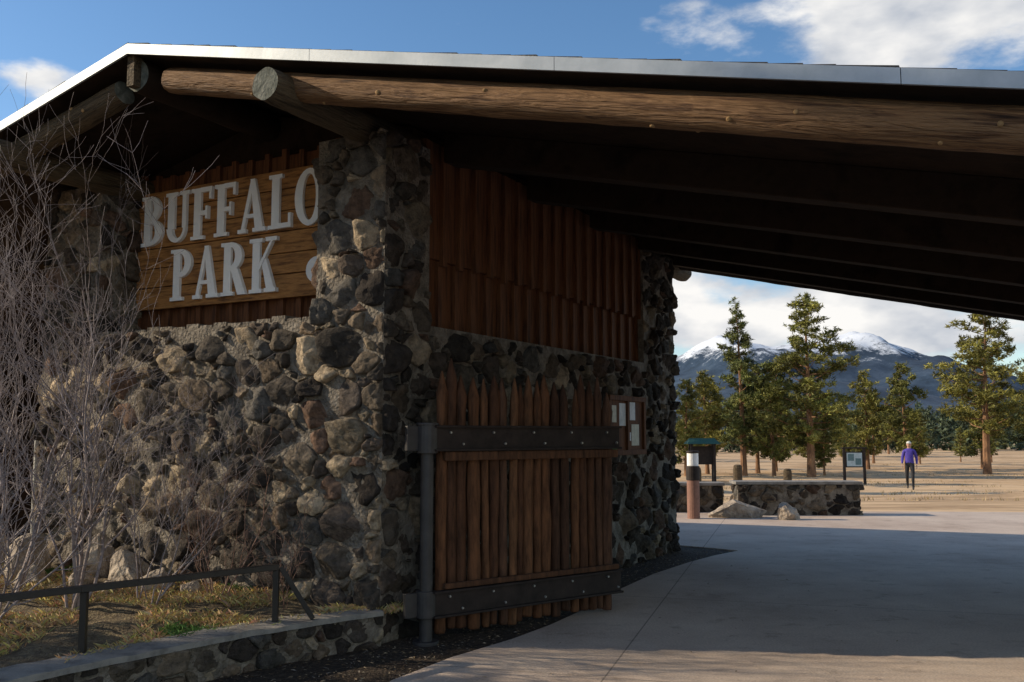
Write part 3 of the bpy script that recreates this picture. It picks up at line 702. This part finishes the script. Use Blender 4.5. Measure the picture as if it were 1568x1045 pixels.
def forest():
    rg=np.random.default_rng(77); tris=[];cl=[]
    for t in range(330):
        y=rg.uniform(108,260); x=y*rg.uniform(.05,1.1) if t<250 else (y+40)*rg.uniform(-.9,.05)
        if t>=250: y+=60
        H=rg.uniform(4.2,7.0)*(.8+y/400); R0=H*.22; n=420
        f=rg.random(n)**1.3; r=R0*(1-f)**.6*np.sqrt(rg.random(n))*1.1+.1; an=rg.uniform(0,6.28,n)
        c=np.stack([x+r*np.cos(an),y+r*np.sin(an),-.9+H*(.08+.92*f)],1)
        d1=rg.normal(size=(n,3))*.42; d2=rg.normal(size=(n,3))*.25
        tris.append(np.stack([c,c+d1,c+d2],1).reshape(-1,3)); b_=np.array([.06,.08,.045])*rg.uniform(.7,1.4)
        cl.append(np.repeat(rg.uniform(.5,1.5,n),3)[:,None]*b_)
    v=np.vstack(tris); c=np.vstack(cl); me=bpy.data.meshes.new('distant_tree_line'); n=len(v)//3
    me.from_pydata(v.tolist(),[],[(3*i,3*i+1,3*i+2) for i in range(n)])
    at=me.color_attributes.new('Col','FLOAT_COLOR','POINT'); at.data.foreach_set('color',np.hstack([c,np.ones((len(c),1))]).astype(np.float32).ravel())
    me.materials.append(M_leaf); link(bpy.data.objects.new('distant_tree_line',me))
forest()

# ---------------------------------------------------------------- mountains
def mountain(name,prof,Yc,wid,rough,seed,step=14,k_=1.0):
    px=np.array([p[0] for p in prof]); pz=np.array([p[1] for p in prof])
    X=np.arange(-2200,2600,step*1.2); Yv=np.arange(Yc-wid,Yc+wid,step*1.8); vs=[]
    pX=(px-784)/1454*Yc; pZ=(662-pz)/1454*Yc*k_
    for y in Yv:
        for x in X:
            h=np.interp(x,pX,pZ); f=max(0,1-abs(y-Yc)/wid)
            rdg=noise.fractal(Vector((x*.0035+seed,y*.0035,0)),1,2,6); 
            z=h*f**.8+rough*rdg*f**.5*(1-f**8*.75)-8
            vs.append((x,y,z))
    n=len(X); a=Acc(); a.add(vs,[(j*n+i,j*n+i+1,(j+1)*n+i+1,(j+1)*n+i) for j in range(len(Yv)-1) for i in range(n-1)])
    a.build(name,M_mtn,smooth=True,fixn=False)
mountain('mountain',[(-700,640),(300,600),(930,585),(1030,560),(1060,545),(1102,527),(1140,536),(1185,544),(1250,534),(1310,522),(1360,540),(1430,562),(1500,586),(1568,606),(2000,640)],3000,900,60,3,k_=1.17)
mountain('hill',[(-700,650),(700,640),(930,618),(1060,600),(1140,588),(1220,572),(1330,580),(1430,596),(1568,622),(2000,645)],1900,500,30,9)

# ---------------------------------------------------------------- far stone planter wall etc.
def stone_box(name,x0,x1,y0,y1,h,seed):
    E=empty(name); a=Acc()
    masonry(a,x1-x0,h-.06,plane((x0,y0,0),(1,0,0),Z,(0,-1,0)),seed=seed,tries=1200,rmin=.06,bright=.8)
    masonry(a,y1-y0,h-.06,plane((x1,y0,0),(0,1,0),Z,(1,0,0)),seed=seed+1,tries=600,rmin=.06)
    masonry(a,y1-y0,h-.06,plane((x0,y0,0),(0,1,0),Z,(-1,0,0)),seed=seed+2,tries=600,rmin=.06)
    a.build('stones',M_stone,E,smooth=True)
    a=Acc(); a.box(x0,x1,y0,y1,-.4,h-.06); a.build('core',M_mortar,E)
    a=Acc(); a.box(x0-.05,x1+.05,y0-.05,y1+.05,h-.059,h); a.build('cap',M_cap,E,bevel=.01)
stone_box('stone_planter_wall',4.35,6.7,18.5,18.95,.66,50)
stone_box('stone_planter_wall',1.8,4.2,19.2,19.6,.60,60)
a=Acc(); a.box(4.9,5.1,18.448,18.452,.3,.42); a.build('wall_plaque',M_steel)
BP=empty('bollard')
for nm,mt,z0,z1,r in (('shaft',solid('rust_painted_post',(.26,.14,.105)),0,.72,.115),('band',M_steel,.72,.98,.125),('white_sleeve',M_letter,.98,1.22,.105),('top_cap',M_steel,1.22,1.26,.12)):
    a=Acc(); a.tube([(3.36,17.8,z0),(3.36,17.8,z0+.01),(3.36,17.8,z1-.01),(3.36,17.8,z1)],[r*.97,r,r,r*.95],20); a.build(nm,mt,BP,bevel=.004)
for x,y,h in ((5.3,22.5,.85),(6.9,24,.7),(4.3,22.3,.8)):
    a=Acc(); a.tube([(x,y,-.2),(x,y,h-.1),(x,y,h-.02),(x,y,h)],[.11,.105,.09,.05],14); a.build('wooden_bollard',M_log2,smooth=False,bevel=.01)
IS=empty('information_sign'); a=Acc(); X0,Y0,Z0=14.3,40,gz(14.3,40)
for dx in (-.42,.42): a.box(X0+dx-.05,X0+dx+.05,Y0-.05,Y0+.05,Z0-.1,Z0+1.5)
a.box(X0-.52,X0+.52,Y0-.08,Y0+.08,Z0+1.5,Z0+1.56); a.box(X0-.37,X0+.37,Y0-.03,Y0+.03,Z0+.72,Z0+1.38); a.build('posts_and_frame',M_steel,IS,bevel=.005)
a=Acc(); a.box(X0-.32,X0+.32,Y0-.036,Y0-.031,Z0+.77,Z0+1.33); a.build('sign_panel',solid('sign_panel_print',(.42,.52,.56)),IS)
a=Acc(); a.box(X0-.27,X0-.02,Y0-.041,Y0-.037,Z0+1.0,Z0+1.28); a.box(X0+.04,X0+.28,Y0-.041,Y0-.037,Z0+.83,Z0+1.1); a.build('sign_pictures',solid('print_dark',(.12,.2,.22)),IS)
K_=empty('trail_kiosk'); a=Acc(); X0,Y0=8.35,42; Z0=gz(X0,Y0)
for dx in (-.5,.5):
    for dy in (-.2,.2): a.box(X0+dx-.05,X0+dx+.05,Y0+dy-.05,Y0+dy+.05,Z0-.1,Z0+1.75)
a.box(X0-.44,X0+.44,Y0-.03,Y0+.03,Z0+.8,Z0+1.6); a.build('kiosk_frame',M_steel,K_)
a=Acc(); a.hexa([(X0-.72,Y0-.5,Z0+1.7),(X0+.72,Y0-.5,Z0+1.7),(X0+.72,Y0+.5,Z0+1.7),(X0-.72,Y0+.5,Z0+1.7),(X0-.55,Y0-.03,Z0+1.95),(X0+.55,Y0-.03,Z0+1.95),(X0+.55,Y0+.03,Z0+1.95),(X0-.55,Y0+.03,Z0+1.95)]); a.build('kiosk_roof',solid('green_metal_roof',(.03,.09,.07)),K_)
a=Acc(); a.tube([(-5.75,11.6,0),(-5.75,11.6,1.5),(-5.75,11.6,1.52)],[.045,.045,.02],12); a.build('metal_post',M_bolt)

# ---------------------------------------------------------------- person
def skin(name,verts,edges,rad,mats,assign,root,parent,sub=2):
    me=bpy.data.meshes.new(name+'_sk'); me.from_pydata(verts,edges,[]); ob=bpy.data.objects.new(name,me); COL.objects.link(ob)
    ob.modifiers.new('skin','SKIN')
    if not me.skin_vertices:
        bm=bmesh.new(); bm.from_mesh(me); bm.verts.layers.skin.verify(); bm.to_mesh(me); bm.free()
    for i,r in enumerate(rad):
        sv=me.skin_vertices[0].data[i]; sv.radius=r if isinstance(r,tuple) else (r,r); sv.use_root=(i==root)
    s=ob.modifiers.new('sub','SUBSURF'); s.levels=sub; s.render_levels=sub
    bpy.context.view_layer.update(); dg=bpy.context.evaluated_depsgraph_get()
    nm=bpy.data.meshes.new_from_object(ob.evaluated_get(dg)); bpy.data.objects.remove(ob)
    nm.materials.clear()
    for q in mats: nm.materials.append(q)
    for p in nm.polygons: p.material_index=assign(p.center); p.use_smooth=True
    o2=bpy.data.objects.new(name,nm); o2.parent=parent; COL.objects.link(o2); return o2
PE=empty('walking_person')
M_jk=solid('purple_jacket',(.07,.05,.32)); M_pt=solid('black_trousers',(.02,.02,.024)); M_sk=solid('skin',(.45,.27,.2)); M_shoe=solid('shoe',(.06,.055,.05)); M_hat=solid('pale_cap',(.6,.6,.55)); M_hair=solid('hair',(.08,.05,.03))
vt=[(0,0,.96),(0,0,1.10),(0,-.01,1.30),(0,0,1.44),(0,-.01,1.52),(0,-.025,1.585),(0,-.02,1.68),
 (.09,0,.90),(.10,-.14,.50),(.10,-.13,.10),(.10,-.27,.04),
 (-.09,0,.90),(-.10,.02,.50),(-.10,.26,.17),(-.10,.17,.05),
 (.17,0,1.40),(.235,.09,1.16),(.24,.03,.93),
 (-.17,0,1.40),(-.235,.0,1.14),(-.24,-.16,.96)]
ed=[(0,1),(1,2),(2,3),(3,4),(4,5),(5,6),(0,7),(7,8),(8,9),(9,10),(0,11),(11,12),(12,13),(13,14),(3,15),(15,16),(16,17),(3,18),(18,19),(19,20)]
ra=[(.15,.11),(.145,.11),(.165,.12),(.10,.08),(.052,.052),(.074,.086),(.066,.078),.092,.062,.042,.034,.092,.062,.042,.034,.068,.054,.036,.068,.054,.036]
def asg(c):
    if c.z>1.50: return 2
    if c.z>.98 or (abs(c.x)>.185 and c.z>.90): return 0
    if c.z<.115 and c.y<.1 or (c.y>.14 and c.z<.15): return 3
    return 1
skin('body',vt,ed,ra,[M_jk,M_pt,M_sk,M_shoe],asg,0,PE)
for sx,wr in ((1,Vector((.24,.02,.91))),(-1,Vector((-.24,-.17,.945)))):
    hv=[tuple(wr),tuple(wr+Vector((0,-.01,-.04))),tuple(wr+Vector((0,-.015,-.08)))]; he=[(0,1),(1,2)]; hr_=[.022,(.016,.034),(.014,.034)]
    for q,ln in enumerate((.062,.07,.066,.052)):
        o=len(hv); yy=-.045+q*.02
        hv+=[tuple(wr+Vector((0,yy,-.095))),tuple(wr+Vector((-sx*.006,yy,-.095-ln*.5))),tuple(wr+Vector((-sx*.022,yy,-.095-ln)))]
        he+=[(2,o),(o,o+1),(o+1,o+2)]; hr_+=[.009,.008,.006]
    o=len(hv); hv+=[tuple(wr+Vector((-sx*.01,-.045,-.055))),tuple(wr+Vector((-sx*.018,-.062,-.085)))]; he+=[(1,o),(o,o+1)]; hr_+=[.010,.007]
    skin('hand',hv,he,hr_,[M_sk],lambda c:0,0,PE,sub=1)
def blob(nm,c,s,mt,sub=3,cut=None):
    bm=bmesh.new(); bmesh.ops.create_icosphere(bm,subdivisions=sub,radius=1)
    for v_ in bm.verts:
        v_.co=Vector((v_.co.x*s[0]+c[0],v_.co.y*s[1]+c[1],v_.co.z*s[2]+c[2]))
        if cut is not None and v_.co.z<cut: v_.co.z=cut
    me=bpy.data.meshes.new(nm); bm.to_mesh(me); bm.free(); me.materials.append(mt)
    for p in me.polygons: p.use_smooth=True
    o=bpy.data.objects.new(nm,me); link(o,PE)
blob('head',(0,-.025,1.635),(.076,.094,.112),M_sk); blob('hair',(0,.0,1.64),(.082,.088,.10),M_hair)
blob('cap',(0,-.02,1.68),(.088,.104,.085),M_hat,cut=1.675); blob('cap_brim',(0,-.125,1.682),(.07,.075,.008),M_hat)
blob('nose',(0,-.123,1.625),(.012,.018,.018),M_sk,2); blob('mouth',(0,-.112,1.585),(.024,.008,.006),M_hair,2)
for s in(-1,1):
    blob('eye',(s*.03,-.108,1.645),(.011,.008,.008),M_pt,2); blob('ear',(s*.08,-.01,1.63),(.01,.02,.03),M_sk,2)
blob('jacket_collar',(0,-.005,1.49),(.075,.07,.035),M_jk,2)
PE.location=(14.95,36,gz(14.95,36)); PE.rotation_euler=(0,0,math.radians(-25)); PE.scale=(1.04,1.04,1.04)

# ---------------------------------------------------------------- light
EL=25.0
sd=Vector((-.985,.10,0)).normalized(); sv=Vector((sd.x*math.cos(math.radians(EL)),sd.y*math.cos(math.radians(EL)),math.sin(math.radians(EL))))
L=bpy.data.lights.new('sun','SUN'); L.energy=5.0; L.angle=math.radians(.5); L.color=(1,.84,.62)
lo=bpy.data.objects.new('sun',L); COL.objects.link(lo); lo.rotation_euler=sv.to_track_quat('Z','Y').to_euler()
w=bpy.data.worlds.new('World'); S.world=w; w.use_nodes=True; nt=w.node_tree; bg=nt.nodes['Background']
sk=N(nt,'ShaderNodeTexSky',sky_type='NISHITA'); sk.sun_disc=False; sk.sun_elevation=math.radians(EL); sk.sun_rotation=math.atan2(sd.x,sd.y); sk.altitude=600; sk.air_density=1.0; sk.dust_density=.5; sk.ozone_density=1.6
hs=N(nt,'ShaderNodeHueSaturation'); hs.inputs['Saturation'].default_value=1.18; hs.inputs['Value'].default_value=1.08; nt.links.new(sk.outputs[0],hs.inputs['Color'])
tc=N(nt,'ShaderNodeTexCoord')
mp=N(nt,'ShaderNodeMapping'); mp.inputs['Scale'].default_value=(1,1,2.2); nt.links.new(tc.outputs['Generated'],mp.inputs['Vector'])
no=N(nt,'ShaderNodeTexNoise'); no.inputs['Scale'].default_value=6.5; no.inputs['Detail'].default_value=8; no.inputs['Roughness'].default_value=.56; nt.links.new(mp.outputs[0],no.inputs['Vector'])
tot=None
for c,s,k in (((.44,.85,.42),(.32,.6,.13),.52),((.30,.945,.115),(.42,.6,.08),.40),((-.445,.836,.325),(.075,.5,.022),.30),((.45,-.6,.4),(1.1,.7,.35),.5),((.85,-.1,.3),(.4,.5,.2),.3)):  # the large cloud behind the camera is unseen, added as neutral white fill
    a1=N(nt,'ShaderNodeVectorMath',operation='SUBTRACT'); nt.links.new(tc.outputs['Generated'],a1.inputs[0]); a1.inputs[1].default_value=c
    a2=N(nt,'ShaderNodeVectorMath',operation='DIVIDE'); nt.links.new(a1.outputs[0],a2.inputs[0]); a2.inputs[1].default_value=s
    a3=N(nt,'ShaderNodeVectorMath',operation='LENGTH'); nt.links.new(a2.outputs[0],a3.inputs[0])
    a4=N(nt,'ShaderNodeMapRange'); nt.links.new(a3.outputs['Value'],a4.inputs[0]); a4.inputs[1].default_value=1.25; a4.inputs[2].default_value=0.2; a4.inputs[3].default_value=0; a4.inputs[4].default_value=k
    if tot is None: tot=a4.outputs[0]
    else:
        ad=N(nt,'ShaderNodeMath',operation='MAXIMUM'); nt.links.new(tot,ad.inputs[0]); nt.links.new(a4.outputs[0],ad.inputs[1]); tot=ad.outputs[0]
ad=N(nt,'ShaderNodeMath',operation='ADD'); nt.links.new(no.outputs['Fac'],ad.inputs[0]); nt.links.new(tot,ad.inputs[1])
mr=N(nt,'ShaderNodeMapRange',interpolation_type='SMOOTHSTEP'); nt.links.new(ad.outputs[0],mr.inputs[0]); mr.inputs[1].default_value=.66; mr.inputs[2].default_value=.84
no2=N(nt,'ShaderNodeTexNoise'); no2.inputs['Scale'].default_value=9; no2.inputs['Detail'].default_value=5; nt.links.new(mp.outputs[0],no2.inputs['Vector'])
cr=ramp(nt,[(.35,(.52,.56,.63)),(.60,(1.0,.98,.95))]); nt.links.new(no2.outputs['Fac'],cr.inputs['Fac'])
cm=N(nt,'ShaderNodeVectorMath',operation='SCALE'); nt.links.new(cr.outputs['Color'],cm.inputs[0]); cm.inputs['Scale'].default_value=6.6
mx=N(nt,'ShaderNodeMix',data_type='RGBA'); nt.links.new(mr.outputs[0],mx.inputs[0]); nt.links.new(hs.outputs[0],mx.inputs[6]); nt.links.new(cm.outputs[0],mx.inputs[7])
nt.links.new(mx.outputs[2],bg.inputs['Color']); bg.inputs['Strength'].default_value=.15

# ---------------------------------------------------------------- camera
cd=bpy.data.cameras.new('camera'); cd.sensor_width=36; cd.lens=33.4; cd.clip_end=20000; cd.clip_start=.05
co_=bpy.data.objects.new('camera',cd); COL.objects.link(co_); co_.location=(0,0,1.6); co_.rotation_euler=(math.radians(95.5),0,0); S.camera=co_
